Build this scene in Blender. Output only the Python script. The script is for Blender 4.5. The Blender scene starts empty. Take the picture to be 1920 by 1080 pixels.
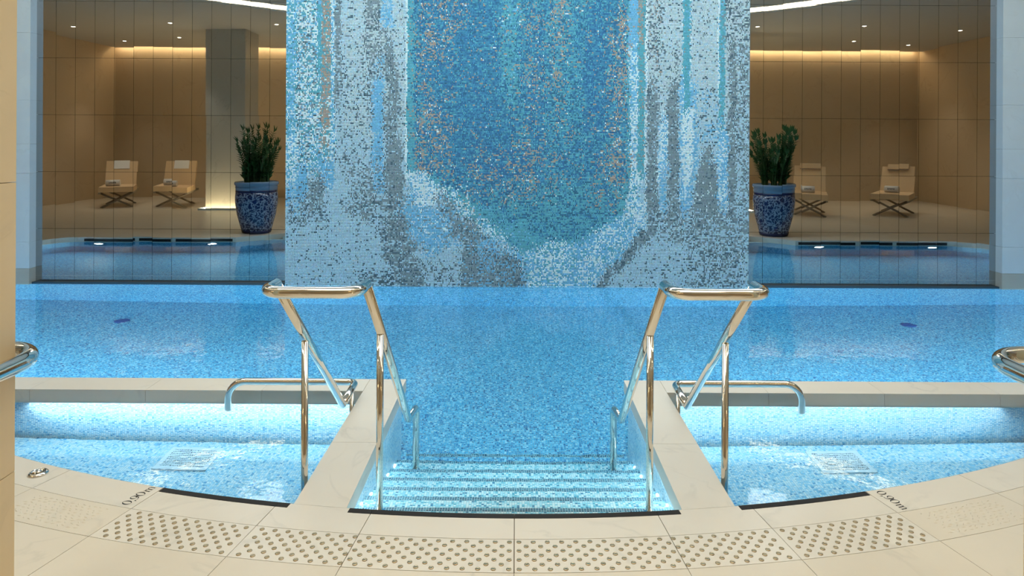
import bpy, bmesh, math, random
import numpy as np
from mathutils import Vector, Matrix
from mathutils.geometry import tessellate_polygon

random.seed(7)
RNG = np.random.default_rng(11)
SC = bpy.context.scene
COL = SC.collection

# ------------------------------------------------------------------ camera
F_PX, CX, HY, EYE = 1280.0, 968.0, 265.0, 1.6
cam_d = bpy.data.cameras.new('camera')
cam = bpy.data.objects.new('camera', cam_d)
COL.objects.link(cam)
cam_d.sensor_width = 36.0
cam_d.lens = 36.0 * F_PX / 1920.0
cam_d.shift_x = -(CX - 960.0) / 1920.0
cam_d.shift_y = -(540.0 - HY) / 1920.0
cam_d.clip_start = 0.05
cam.matrix_world = Matrix.Translation((0, 0, EYE)) @ Matrix.Rotation(math.pi / 2, 4, 'X') @ Matrix.Rotation(math.radians(0.3), 4, 'Z')
SC.camera = cam

# ------------------------------------------------------------------ world, view
w = bpy.data.worlds.new('world')
SC.world = w
w.use_nodes = True
w.node_tree.nodes['Background'].inputs[0].default_value = (0.9, 0.95, 1.0, 1)
w.node_tree.nodes['Background'].inputs[1].default_value = 0.02
SC.view_settings.view_transform = 'Standard'
SC.view_settings.look = 'None'
SC.view_settings.exposure = 0.0
SC.view_settings.gamma = 1.0
SC.view_settings.use_curve_mapping = False
SC.cycles.caustics_refractive = True
SC.cycles.caustics_reflective = False
SC.cycles.max_bounces = 14
SC.cycles.transmission_bounces = 10
SC.cycles.glossy_bounces = 8
SC.cycles.diffuse_bounces = 4
SC.cycles.sample_clamp_indirect = 6.0

# ------------------------------------------------------------------ large lights
def area(name, loc, rot, sx, sy, energy, col):
    d = bpy.data.lights.new(name, 'AREA')
    d.shape = 'RECTANGLE'; d.size = sx; d.size_y = sy; d.energy = energy; d.color = col
    o = bpy.data.objects.new(name, d); COL.objects.link(o)
    o.location = loc; o.rotation_euler = rot
    return o
# unseen fill lamp added over the pool to light the mosaic wall
area('pool_fill_light', (0, 5.4, 4.40), (math.radians(28), 0, 0), 9.0, 1.6, 430, (0.88, 0.95, 1.0))
# added overhead fill lamp, out of view, that brightens the near deck
area('deck_fill_light', (0, 1.6, 4.12), (0, 0, 0), 5.0, 2.0, 70, (1.0, 0.90, 0.75)).data.spread = math.radians(120)

LED_SPA = 20.0
WASH_W = 37.0
CHEEK_W = 5.5
LED_STEP = 20.0
LAMP_POOL = 780.0
COVE_RING = 14.0
COVE_WALL = 40.0
COLUMN_GLOW = 280.0
SPOT_W = 88.0
STEP_SPOT = 500.0

# ------------------------------------------------------------------ mesh helpers
class MB:
    def __init__(self):
        self.v = []; self.f = []; self.sm = []
    def add(self, vs, fs, smooth=False):
        o = len(self.v)
        self.v += [tuple(p) for p in vs]
        self.f += [tuple(i + o for i in f) for f in fs]
        self.sm += [smooth] * len(fs)
        return self
    def box(self, x0, x1, y0, y1, z0, z1):
        return self.add([(x0, y0, z0), (x1, y0, z0), (x1, y1, z0), (x0, y1, z0), (x0, y0, z1), (x1, y0, z1), (x1, y1, z1), (x0, y1, z1)],
                        [(0, 3, 2, 1), (4, 5, 6, 7), (0, 1, 5, 4), (1, 2, 6, 5), (2, 3, 7, 6), (3, 0, 4, 7)])
    def obox(self, o, ax, ay, az):
        """box from corner o with three edge vectors"""
        o = Vector(o); ax = Vector(ax); ay = Vector(ay); az = Vector(az)
        p = [o, o + ax, o + ax + ay, o + ay]
        p += [q + az for q in p]
        return self.add(p, [(0, 3, 2, 1), (4, 5, 6, 7), (0, 1, 5, 4), (1, 2, 6, 5), (2, 3, 7, 6), (3, 0, 4, 7)])
    def prism(self, poly, z0, z1, chamfer=0.0):
        """vertical prism over a counter-clockwise polygon"""
        n = len(poly)
        a = sum(poly[i][0] * poly[(i + 1) % n][1] - poly[(i + 1) % n][0] * poly[i][1] for i in range(n))
        if a < 0: poly = poly[::-1]
        vs = [(x, y, z0) for x, y in poly] + [(x, y, z1) for x, y in poly]
        fs = [(i, (i + 1) % n, n + (i + 1) % n, n + i) for i in range(n)]
        tri = tessellate_polygon([[Vector((x, y, 0)) for x, y in poly]])
        for t in tri:
            ax, ay = poly[t[0]]; bx, by = poly[t[1]]; cx, cy = poly[t[2]]
            if (bx - ax) * (cy - ay) - (cx - ax) * (by - ay) < 0: t = (t[0], t[2], t[1])
            fs.append((n + t[0], n + t[1], n + t[2])); fs.append((t[2], t[1], t[0]))
        return self.add(vs, fs)
    def tube(self, path, r, n=14, caps=True):
        path = [Vector(p) for p in path]
        rr = r if isinstance(r, (list, tuple)) else [r] * len(path)
        m = len(path)
        tg = []
        for i in range(m):
            a = path[max(0, i - 1)]; b = path[min(m - 1, i + 1)]
            tg.append((b - a).normalized())
        nrm = tg[0].orthogonal().normalized()
        vs = []
        for i in range(m):
            if i:
                q = tg[i - 1].rotation_difference(tg[i]); nrm = (q @ nrm).normalized()
            b = tg[i].cross(nrm)
            for k in range(n):
                t = 2 * math.pi * k / n
                vs.append(path[i] + (nrm * math.cos(t) + b * math.sin(t)) * rr[i])
        fs = []
        for i in range(m - 1):
            for k in range(n):
                a = i * n + k; b = i * n + (k + 1) % n
                fs.append((a, b, b + n, a + n))
        self.add(vs, fs, True)
        if caps:
            o = len(self.v) - len(vs)
            self.f.append(tuple(o + k for k in range(n))[::-1]); self.sm.append(False)
            self.f.append(tuple(o + (m - 1) * n + k for k in range(n))); self.sm.append(False)
        return self
    def lathe(self, prof, c=(0, 0, 0), n=24, smooth=True):
        vs = []; fs = []
        for r, z in prof:
            for k in range(n):
                t = 2 * math.pi * k / n
                vs.append((c[0] + r * math.cos(t), c[1] + r * math.sin(t), c[2] + z))
        for i in range(len(prof) - 1):
            for k in range(n):
                a = i * n + k; b = i * n + (k + 1) % n
                fs.append((a, b, b + n, a + n))
        if prof[0][0] > 1e-5: fs.append(tuple(range(n))[::-1])
        if prof[-1][0] > 1e-5: fs.append(tuple((len(prof) - 1) * n + k for k in range(n)))
        return self.add(vs, fs, smooth)
    def mesh(self, name):
        me = bpy.data.meshes.new(name)
        me.from_pydata(self.v, [], self.f)
        me.polygons.foreach_set('use_smooth', self.sm)
        me.update()
        return me
    def build(self, name, mat, parent=None, at=None):
        return link(name, self.mesh(name), mat, parent, at)

def link(name, me, mat, parent=None, at=None):
    if mat is not None and not me.materials: me.materials.append(mat)
    o = bpy.data.objects.new(name, me); COL.objects.link(o)
    if at is not None: o.location = at
    if parent is not None:
        o.parent = parent
        o.matrix_parent_inverse = Matrix.Translation(-Vector(parent.location)) if at is None and parent.type == 'EMPTY' else Matrix()
    return o

def tag(o, label=None, cat=None, group=None, kind=None):
    if label: o['label'] = label
    if cat: o['category'] = cat
    if group: o['group'] = group
    if kind: o['kind'] = kind
    return o

def thing(name, loc, label, cat, group=None, kind=None):
    o = bpy.data.objects.new(name, None); COL.objects.link(o)
    o.location = loc; o.empty_display_size = 0.1
    return tag(o, label, cat, group, kind)

def fillet(pts, rad, seg=8):
    """polyline with rounded corners; rad a number or one radius per point"""
    pts = [Vector(p) for p in pts]
    n = len(pts)
    rad = rad if isinstance(rad, (list, tuple)) else [rad] * n
    out = [pts[0]]
    for i in range(1, n - 1):
        p, a, b = pts[i], pts[i - 1], pts[i + 1]
        u = (a - p).normalized(); v = (b - p).normalized()
        ang = u.angle(v)
        t = min(rad[i] / math.tan(ang / 2), 0.49 * (a - p).length, 0.49 * (b - p).length)
        if t < 1e-4 or ang > 3.13:
            out.append(p); continue
        r = t * math.tan(ang / 2)
        c = p + (u + v).normalized() * (r / math.sin(ang / 2))
        s = p + u * t - c; e = p + v * t - c
        tot = s.angle(e)
        for k in range(seg + 1):
            f = k / seg
            out.append(c + (s * math.sin((1 - f) * tot) + e * math.sin(f * tot)) / math.sin(tot))
    out.append(pts[-1])
    return out

# ------------------------------------------------------------------ materials
def lin(c):
    return tuple(((x / 255.0) / 12.92 if x / 255.0 <= 0.04045 else ((x / 255.0 + 0.055) / 1.055) ** 2.4) for x in c)

def new_mat(name):
    m = bpy.data.materials.new(name); m.use_nodes = True
    nt = m.node_tree
    return m, nt, nt.nodes['Principled BSDF']

def N(nt, kind, **kw):
    n = nt.nodes.new(kind)
    for k, v in kw.items(): setattr(n, k, v)
    return n

def plain(name, col, rough=0.5, metal=0.0, noise=0.06, scale=30.0, bump=0.0):
    m, nt, b = new_mat(name)
    tc = N(nt, 'ShaderNodeNewGeometry')
    nz = N(nt, 'ShaderNodeTexNoise'); nz.inputs['Scale'].default_value = scale
    nt.links.new(tc.outputs['Position'], nz.inputs['Vector'])
    mx = N(nt, 'ShaderNodeMix', data_type='RGBA')
    c = lin(col)
    mx.inputs['A'].default_value = tuple(x * (1 - noise) for x in c) + (1,)
    mx.inputs['B'].default_value = tuple(min(1, x * (1 + noise)) for x in c) + (1,)
    nt.links.new(nz.outputs['Fac'], mx.inputs['Factor'])
    nt.links.new(mx.outputs['Result'], b.inputs['Base Color'])
    b.inputs['Roughness'].default_value = rough
    b.inputs['Metallic'].default_value = metal
    if bump:
        bp = N(nt, 'ShaderNodeBump'); bp.inputs['Strength'].default_value = bump; bp.inputs['Distance'].default_value = 0.01
        nt.links.new(nz.outputs['Fac'], bp.inputs['Height']); nt.links.new(bp.outputs['Normal'], b.inputs['Normal'])
    return m

def marble(name, c1, c2, vein, rough=0.3, scale=1.3, amount=0.36):
    m, nt, b = new_mat(name)
    g = N(nt, 'ShaderNodeNewGeometry')
    oi = N(nt, 'ShaderNodeObjectInfo')
    add = N(nt, 'ShaderNodeVectorMath', operation='ADD')
    sc = N(nt, 'ShaderNodeVectorMath', operation='SCALE'); sc.inputs['Scale'].default_value = 13.0
    cmb = N(nt, 'ShaderNodeCombineXYZ')
    nt.links.new(oi.outputs['Random'], cmb.inputs[0]); nt.links.new(oi.outputs['Random'], cmb.inputs[1])
    nt.links.new(cmb.outputs[0], sc.inputs[0])
    nt.links.new(g.outputs['Position'], add.inputs[0]); nt.links.new(sc.outputs[0], add.inputs[1])
    n1 = N(nt, 'ShaderNodeTexNoise'); n1.inputs['Scale'].default_value = scale * 2.2; n1.inputs['Detail'].default_value = 5
    n2 = N(nt, 'ShaderNodeTexNoise'); n2.inputs['Scale'].default_value = scale; n2.inputs['Detail'].default_value = 6; n2.inputs['Distortion'].default_value = 1.6
    nt.links.new(add.outputs[0], n1.inputs['Vector']); nt.links.new(add.outputs[0], n2.inputs['Vector'])
    mx = N(nt, 'ShaderNodeMix', data_type='RGBA')
    mx.inputs['A'].default_value = lin(c1) + (1,); mx.inputs['B'].default_value = lin(c2) + (1,)
    nt.links.new(n1.outputs['Fac'], mx.inputs['Factor'])
    rp = N(nt, 'ShaderNodeValToRGB')
    e = rp.color_ramp.elements
    e[0].position = 0.478; e[0].color = (0, 0, 0, 1); e[1].position = 0.5; e[1].color = (1, 1, 1, 1)
    e2 = e.new(0.522); e2.color = (0, 0, 0, 1)
    nt.links.new(n2.outputs['Fac'], rp.inputs['Fac'])
    mu = N(nt, 'ShaderNodeMath', operation='MULTIPLY')
    rp2 = N(nt, 'ShaderNodeMapRange'); rp2.inputs['From Min'].default_value = 0.45; rp2.inputs['From Max'].default_value = 0.7
    nt.links.new(n1.outputs['Fac'], rp2.inputs['Value'])
    mu2 = N(nt, 'ShaderNodeMath', operation='MULTIPLY'); mu2.inputs[1].default_value = amount
    nt.links.new(rp.outputs['Color'], mu.inputs[0]); nt.links.new(rp2.outputs['Result'], mu.inputs[1])
    nt.links.new(mu.outputs[0], mu2.inputs[0])
    mv = N(nt, 'ShaderNodeMix', data_type='RGBA'); mv.inputs['B'].default_value = lin(vein) + (1,)
    nt.links.new(mu2.outputs[0], mv.inputs['Factor']); nt.links.new(mx.outputs['Result'], mv.inputs['A'])
    nt.links.new(mv.outputs['Result'], b.inputs['Base Color'])
    b.inputs['Roughness'].default_value = rough
    return m

def emission(name, col, strength):
    m = bpy.data.materials.new(name); m.use_nodes = True
    nt = m.node_tree; nt.nodes.remove(nt.nodes['Principled BSDF'])
    e = N(nt, 'ShaderNodeEmission'); e.inputs[0].default_value = col + (1,); e.inputs[1].default_value = strength
    nt.links.new(e.outputs[0], nt.nodes['Material Output'].inputs['Surface'])
    return m

def emission_front(name, col, strength):
    m = emission(name, col, strength); nt = m.node_tree
    g = N(nt, 'ShaderNodeNewGeometry'); mx = N(nt, 'ShaderNodeMixShader'); df = N(nt, 'ShaderNodeBsdfDiffuse')
    e = [n for n in nt.nodes if n.type == 'EMISSION'][0]
    nt.links.new(g.outputs['Backfacing'], mx.inputs[0]); nt.links.new(e.outputs[0], mx.inputs[1]); nt.links.new(df.outputs[0], mx.inputs[2])
    nt.links.new(mx.outputs[0], nt.nodes['Material Output'].inputs['Surface'])
    return m

def mosaic_mat(name, palette, size=(0.0125, 0.0125), plane='XY', grout=(0.35, 0.5, 0.55), gw=0.07):
    """procedural small tiles: a random palette colour for each cell and grout lines between"""
    m, nt, b = new_mat(name)
    g = N(nt, 'ShaderNodeNewGeometry'); sp = N(nt, 'ShaderNodeSeparateXYZ')
    nt.links.new(g.outputs['Position'], sp.inputs[0])
    cells = []; frs = []
    for ax, s in zip(plane, size):
        d = N(nt, 'ShaderNodeMath', operation='DIVIDE'); d.inputs[1].default_value = s
        nt.links.new(sp.outputs['XYZ'.index(ax)], d.inputs[0])
        fl = N(nt, 'ShaderNodeMath', operation='FLOOR'); nt.links.new(d.outputs[0], fl.inputs[0]); cells.append(fl)
        fr = N(nt, 'ShaderNodeMath', operation='FRACT'); nt.links.new(d.outputs[0], fr.inputs[0])
        su = N(nt, 'ShaderNodeMath', operation='SUBTRACT'); su.inputs[1].default_value = 0.5; nt.links.new(fr.outputs[0], su.inputs[0])
        ab = N(nt, 'ShaderNodeMath', operation='ABSOLUTE'); nt.links.new(su.outputs[0], ab.inputs[0]); frs.append(ab)
    cb = N(nt, 'ShaderNodeCombineXYZ')
    nt.links.new(cells[0].outputs[0], cb.inputs[0]); nt.links.new(cells[1].outputs[0], cb.inputs[1])
    wn = N(nt, 'ShaderNodeTexWhiteNoise', noise_dimensions='2D'); nt.links.new(cb.outputs[0], wn.inputs['Vector'])
    rp = N(nt, 'ShaderNodeValToRGB'); rp.color_ramp.interpolation = 'CONSTANT'
    tot = sum(p[1] for p in palette); acc = 0.0
    for i, (c, wgt) in enumerate(palette):
        e = rp.color_ramp.elements[i] if i < 2 else rp.color_ramp.elements.new(0.99)
        e.position = acc / tot; e.color = lin(c) + (1,)
        acc += wgt
    nt.links.new(wn.outputs['Value'], rp.inputs['Fac'])
    mxm = N(nt, 'ShaderNodeMath', operation='MAXIMUM'); nt.links.new(frs[0].outputs[0], mxm.inputs[0]); nt.links.new(frs[1].outputs[0], mxm.inputs[1])
    gt = N(nt, 'ShaderNodeMath', operation='GREATER_THAN'); gt.inputs[1].default_value = 0.5 - gw; nt.links.new(mxm.outputs[0], gt.inputs[0])
    mx = N(nt, 'ShaderNodeMix', data_type='RGBA'); mx.inputs['B'].default_value = grout + (1,)
    nt.links.new(gt.outputs[0], mx.inputs['Factor']); nt.links.new(rp.outputs['Color'], mx.inputs['A'])
    nt.links.new(mx.outputs['Result'], b.inputs['Base Color'])
    b.inputs['Roughness'].default_value = 0.35
    return m

PAL_POOL = [((92, 190, 226), 4), ((132, 212, 238), 3), ((66, 165, 212), 4), ((42, 134, 190), 2.2), ((175, 228, 242), 1.0), ((26, 98, 155), 0.9)]
PAL_STEP = [((180, 230, 238), 4), ((222, 244, 245), 4), ((140, 212, 225), 3), ((80, 170, 195), 1.4), ((45, 120, 155), 0.7)]
PAL_SPA = [((190, 228, 244), 4), ((225, 243, 250), 4), ((150, 212, 238), 3), ((110, 185, 222), 1.2), ((75, 150, 200), 0.5)]
PAL_NOSE = [((26, 88, 112), 3), ((42, 112, 138), 3), ((22, 66, 90), 2), ((75, 145, 165), 1)]

M = {}
M['deck'] = marble('deck_marble', (204, 194, 174), (215, 206, 187), (160, 155, 140))
M['coping'] = marble('coping_marble', (208, 200, 184), (217, 211, 196), (155, 155, 146))
M['bed'] = plain('joint_mortar', (120, 108, 90), 0.9)
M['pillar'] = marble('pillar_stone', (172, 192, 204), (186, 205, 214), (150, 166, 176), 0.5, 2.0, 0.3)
M['pillar_base'] = marble('pillar_base_stone', (152, 156, 150), (165, 168, 160), (140, 138, 128), 0.5, 2.0, 0.3)
M['jamb'] = marble('jamb_stone', (212, 190, 150), (220, 200, 162), (180, 160, 125), 0.5, 2.0, 0.3)
M['wall'] = marble('wall_stone', (206, 184, 154), (216, 195, 165), (176, 152, 122), 0.55, 0.8, 0.4)
M['ceiling'] = plain('ceiling_plaster', (215, 212, 205), 0.9, 0, 0.02, 4)
M['backing'] = plain('mirror_backing', (22, 24, 26), 0.7)
M['chrome'] = plain('polished_steel', (226, 222, 214), 0.05, 1.0, 0.01, 5)
M['steel'] = plain('stud_bronze', (182, 164, 132), 0.36, 1.0, 0.12, 200)
M['black'] = plain('black_antislip', (28, 27, 26), 0.85, 0, 0.25, 400)
M['slot'] = plain('slot_black', (8, 12, 16), 0.8)
M['ink'] = plain('engraved_black', (22, 20, 18), 0.7)
M['pool_floor'] = mosaic_mat('pool_floor_mosaic', PAL_POOL, (0.0135, 0.0135), 'XY')
M['pool_wall_x'] = mosaic_mat('pool_wall_mosaic_x', PAL_POOL, (0.0135, 0.0135), 'XZ')
M['pool_wall_y'] = mosaic_mat('pool_wall_mosaic_y', PAL_SPA, (0.0135, 0.0135), 'YZ')
M['spa_floor'] = mosaic_mat('spa_floor_mosaic', PAL_SPA, (0.0135, 0.0135), 'XY')
M['spa_wall'] = mosaic_mat('spa_wall_mosaic', PAL_SPA, (0.0135, 0.0135), 'XZ')
M['step'] = mosaic_mat('step_mosaic', PAL_STEP, (0.0125, 0.0125), 'XY')
M['riser'] = mosaic_mat('riser_mosaic', PAL_STEP, (0.0125, 0.0125), 'XZ')
M['nose'] = mosaic_mat('nosing_mosaic', PAL_NOSE, (0.0125, 0.0125), 'XY', (0.45, 0.62, 0.66), 0.1)
M['grate'] = plain('white_grate', (225, 238, 244), 0.5)
M['sump'] = plain('sump_blue', (48, 92, 145), 0.8)
M['inlet'] = plain('inlet_blue', (35, 85, 150), 0.5)
M['cushion'] = plain('cushion_cream', (222, 190, 148), 0.9, 0, 0.05, 60, 0.15)
M['towel'] = plain('towel_white', (240, 238, 232), 0.95, 0, 0.06, 250, 0.4)
M['print'] = plain('towel_print_grey', (120, 120, 122), 0.9)
M['teak'] = plain('lounger_frame', (150, 138, 120), 0.6, 0, 0.15, 40)
M['leaf'] = plain('leaf_green', (48, 92, 44), 0.4, 0, 0.35, 12)
M['stem'] = plain('stem_green', (70, 100, 50), 0.5)
M['soil'] = plain('soil_dark', (50, 38, 28), 0.95)
M['trim_white'] = plain('fixture_white', (225, 222, 215), 0.5)
M['led_spa'] = emission('led_cool_white', (0.85, 0.96, 1.0), LED_SPA)
M['led_step'] = emission('led_step_white', (0.85, 0.97, 1.0), LED_STEP)
M['step_spot'] = emission('step_spot_white', (0.9, 0.98, 1.0), STEP_SPOT)
M['pool_lamp'] = emission('pool_lamp_white', (0.80, 0.93, 1.0), LAMP_POOL)
M['cove_ring'] = emission('cove_warm_white', (1.0, 0.86, 0.60), COVE_RING)
M['cove_wall'] = emission('cove_amber', (1.0, 0.76, 0.44), COVE_WALL)
M['col_glow'] = emission('column_glow_warm', (1.0, 0.82, 0.50), COLUMN_GLOW)
M['downlight'] = emission('downlight_warm', (1.0, 0.88, 0.70), 30.0)

# smoked mirror
m, nt, b = new_mat('smoked_mirror')
b.inputs['Base Color'].default_value = (0.43, 0.44, 0.44, 1); b.inputs['Metallic'].default_value = 1.0; b.inputs['Roughness'].default_value = 0.0
nz = N(nt, 'ShaderNodeTexNoise'); nz.inputs['Scale'].default_value = 1.2
rm = N(nt, 'ShaderNodeMapRange'); rm.inputs['To Min'].default_value = 0.0; rm.inputs['To Max'].default_value = 0.02
nt.links.new(nz.outputs['Fac'], rm.inputs['Value']); nt.links.new(rm.outputs['Result'], b.inputs['Roughness'])
M['mirror'] = m

# water: refracting surface with fine ripples, faint blue absorption inside
m = bpy.data.materials.new('pool_water'); m.use_nodes = True; nt = m.node_tree
nt.nodes.remove(nt.nodes['Principled BSDF'])
gl = N(nt, 'ShaderNodeBsdfGlass'); gl.inputs['IOR'].default_value = 1.333; gl.inputs['Roughness'].default_value = 0.0
gm = N(nt, 'ShaderNodeNewGeometry')
n1 = N(nt, 'ShaderNodeTexNoise'); n1.inputs['Scale'].default_value = 9.0; n1.inputs['Detail'].default_value = 3
n2 = N(nt, 'ShaderNodeTexNoise'); n2.inputs['Scale'].default_value = 2.0; n2.inputs['Detail'].default_value = 2
ad = N(nt, 'ShaderNodeMath', operation='MULTIPLY_ADD'); ad.inputs[1].default_value = 2.0
bp = N(nt, 'ShaderNodeBump'); bp.inputs['Strength'].default_value = 1.0; bp.inputs['Distance'].default_value = 0.0012
nt.links.new(gm.outputs['Position'], n1.inputs['Vector']); nt.links.new(gm.outputs['Position'], n2.inputs['Vector'])
nt.links.new(n2.outputs['Fac'], ad.inputs[0]); nt.links.new(n1.outputs['Fac'], ad.inputs[2])
nt.links.new(ad.outputs[0], bp.inputs['Height']); nt.links.new(bp.outputs['Normal'], gl.inputs['Normal'])
va = N(nt, 'ShaderNodeVolumeAbsorption'); va.inputs['Color'].default_value = (0.22, 0.80, 0.97, 1); va.inputs['Density'].default_value = 0.24
nt.links.new(gl.outputs[0], nt.nodes['Material Output'].inputs['Surface'])
nt.links.new(va.outputs[0], nt.nodes['Material Output'].inputs['Volume'])
M['water'] = m

# mosaic wall: colour of each tile stored on the tile
m, nt, b = new_mat('glass_mosaic')
at = N(nt, 'ShaderNodeAttribute', attribute_name='tile_colour')
nt.links.new(at.outputs['Color'], b.inputs['Base Color']); b.inputs['Roughness'].default_value = 0.3
b.inputs['Specular IOR Level'].default_value = 0.4
M['glass_tile'] = m

# blue and white porcelain
m, nt, b = new_mat('porcelain_scroll')
tc = N(nt, 'ShaderNodeTexCoord')
vo = N(nt, 'ShaderNodeTexVoronoi', feature='DISTANCE_TO_EDGE'); vo.inputs['Scale'].default_value = 17.0
nd = N(nt, 'ShaderNodeTexNoise'); nd.inputs['Scale'].default_value = 14.0
mxv = N(nt, 'ShaderNodeMix', data_type='VECTOR'); mxv.inputs['Factor'].default_value = 0.12
nt.links.new(tc.outputs['Object'], nd.inputs['Vector']); nt.links.new(tc.outputs['Object'], mxv.inputs['A']); nt.links.new(nd.outputs['Color'], mxv.inputs['B'])
nt.links.new(mxv.outputs['Result'], vo.inputs['Vector'])
rp = N(nt, 'ShaderNodeValToRGB'); e = rp.color_ramp.elements
e[0].position = 0.07; e[0].color = lin((140, 155, 176)) + (1,); e[1].position = 0.12; e[1].color = lin((22, 38, 82)) + (1,)
nt.links.new(vo.outputs['Distance'], rp.inputs['Fac']); nt.links.new(rp.outputs['Color'], b.inputs['Base Color'])
b.inputs['Roughness'].default_value = 0.12
M['porcelain'] = m
M['glaze_pale'] = plain('glaze_pale_blue', (122, 146, 168), 0.12)
M['glaze_navy'] = plain('glaze_navy', (24, 38, 84), 0.12)

# ------------------------------------------------------------------ plan of the place
WATER = -0.075
RC = 9.33                                   # centre of all arcs: (0, RC)
R_EDGE, R_COP, R_TAC, R_OUT = 6.40, 6.585, 6.80, 7.50
A_END = math.degrees(math.acos((RC - 4.85) / R_EDGE))
POOL_X, POOL_Y0, POOL_Y1 = 7.5, 4.85, 8.0
FLOOR_Z = WATER - 1.0
SPA_Z = WATER - 0.66
CH_IN, CH_OUT, SW0, SW1 = 0.73, 0.97, 4.36, 4.58
ROOM_X, ROOM_Y0, ROOM_Y1, CEIL = 11.2, -3.05, 8.05, 4.15

def pol(r, a):
    a = math.radians(a)
    return (r * math.sin(a), RC - r * math.cos(a))
def arc(r, a0, a1, n):
    return [pol(r, a0 + (a1 - a0) * i / n) for i in range(n + 1)]
def edge_y(x): return RC - math.sqrt(R_EDGE ** 2 - x * x)
def sector(r0, r1, a0, a1, n, gap=0.0015):
    g0 = math.degrees(gap / r0)
    return arc(r1 - gap, a0 + g0, a1 - g0, n) + arc(r0 + gap, a1 - g0, a0 + g0, n)

corner = 0.5
def corner_arc(cx, cy, a0, a1, n=6):
    return [(cx + corner * math.cos(math.radians(a0 + (a1 - a0) * i / n)), cy + corner * math.sin(math.radians(a0 + (a1 - a0) * i / n))) for i in range(n + 1)]
outline = arc(R_EDGE, -A_END, A_END, 48) + corner_arc(POOL_X - corner, POOL_Y0 + corner, -90, 0) + [(POOL_X, POOL_Y1), (-POOL_X, POOL_Y1)] + corner_arc(-POOL_X + corner, POOL_Y0 + corner, 180, 270)

# ------------------------------------------------------------------ floor and deck
hole = arc(R_OUT, -A_END, A_END, 48) + [pol(R_EDGE, A_END)] + outline[49:] + [pol(R_EDGE, -A_END)]
outer = [(-ROOM_X, ROOM_Y0), (ROOM_X, ROOM_Y0), (ROOM_X, ROOM_Y1), (-ROOM_X, ROOM_Y1)]
def flat_with_hole(outer, hole, z):
    loops = [[Vector((x, y, 0)) for x, y in outer], [Vector((x, y, 0)) for x, y in hole]]
    tri = tessellate_polygon(loops)
    pts = outer + hole
    mb = MB(); fs = []
    for t in tri:
        a, b2, c = (pts[i] for i in t)
        if (b2[0] - a[0]) * (c[1] - a[1]) - (c[0] - a[0]) * (b2[1] - a[1]) < 0: t = (t[0], t[2], t[1])
        fs.append(tuple(t))
    mb.add([(x, y, z) for x, y in pts], fs)
    return mb
floor = tag(flat_with_hole(outer, hole, 0.0).build('floor', M['deck']), 'cream marble deck of slabs laid in arcs round the pool', 'floor', None, 'structure')
bed = MB().prism(arc(R_OUT, -A_END, A_END, 48) + arc(R_EDGE + 0.004, A_END, -A_END, 48), -0.06, -0.006)
bed.build('mortar_bed', M['bed'], floor)

ANG = [0, 5.5, 9.35, 14.6, 19.6, 25, 30.5, 36, 40.7, A_END]
STRIPS = []      # angle ranges that carry the black edge strip
a_in = math.degrees(math.asin(0.715 / R_EDGE)); a_o1 = math.degrees(math.asin(0.985 / R_EDGE))
R_STR = R_EDGE + 0.034
for s in (1, -1):
    for i in range(len(ANG) - 1):
        a0, a1 = ANG[i], ANG[i + 1]
        # coping slab, cut back where the black strip lies in front of it
        cuts = sorted([a0, a1] + [c for c in (a_in, a_o1) if a0 < c < a1])
        pts_in = []
        for c0, c1 in zip(cuts[:-1], cuts[1:]):
            mid = (c0 + c1) / 2
            r = R_STR if (mid < a_in or a_o1 < mid < 14.6) else R_EDGE
            pts_in += arc(r + 0.0006, c0 + (0.014 if c0 == a0 else 0), c1 - (0.014 if c1 == a1 else 0), 6)
        poly = arc(R_COP - 0.0012, a0 + 0.014, a1 - 0.014, 8) + pts_in[::-1]
        poly = [(s * x, y) for x, y in poly]
        MB().prism(poly, -0.06, 0.0).build('coping_slab', M['coping'], floor)
        # outer deck slab
        poly = [(s * x, y) for x, y in sector(R_TAC, R_OUT, a0, a1, 6, 0.0012)]
        MB().prism(poly, -0.03, 0.0).build('deck_slab', M['deck'], floor)
        if a0 >= 19.6:
            poly = [(s * x, y) for x, y in sector(R_COP, R_TAC, a0, a1, 6, 0.0012)]
            MB().prism(poly, -0.03, 0.0).build('deck_slab', M['deck'], floor)
# black strips at the edge
segs = [(-a_in, -5.5), (-5.5, 0), (0, 5.5), (5.5, a_in), (a_o1, 9.35), (9.35, 14.55), (-9.35, -a_o1), (-14.55, -9.35)]
for a0, a1 in segs:
    MB().prism(sector(R_EDGE, R_STR, a0, a1, 8, 0.0008), -0.06, 0.0015).build('edge_strip', M['black'], floor)

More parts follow.
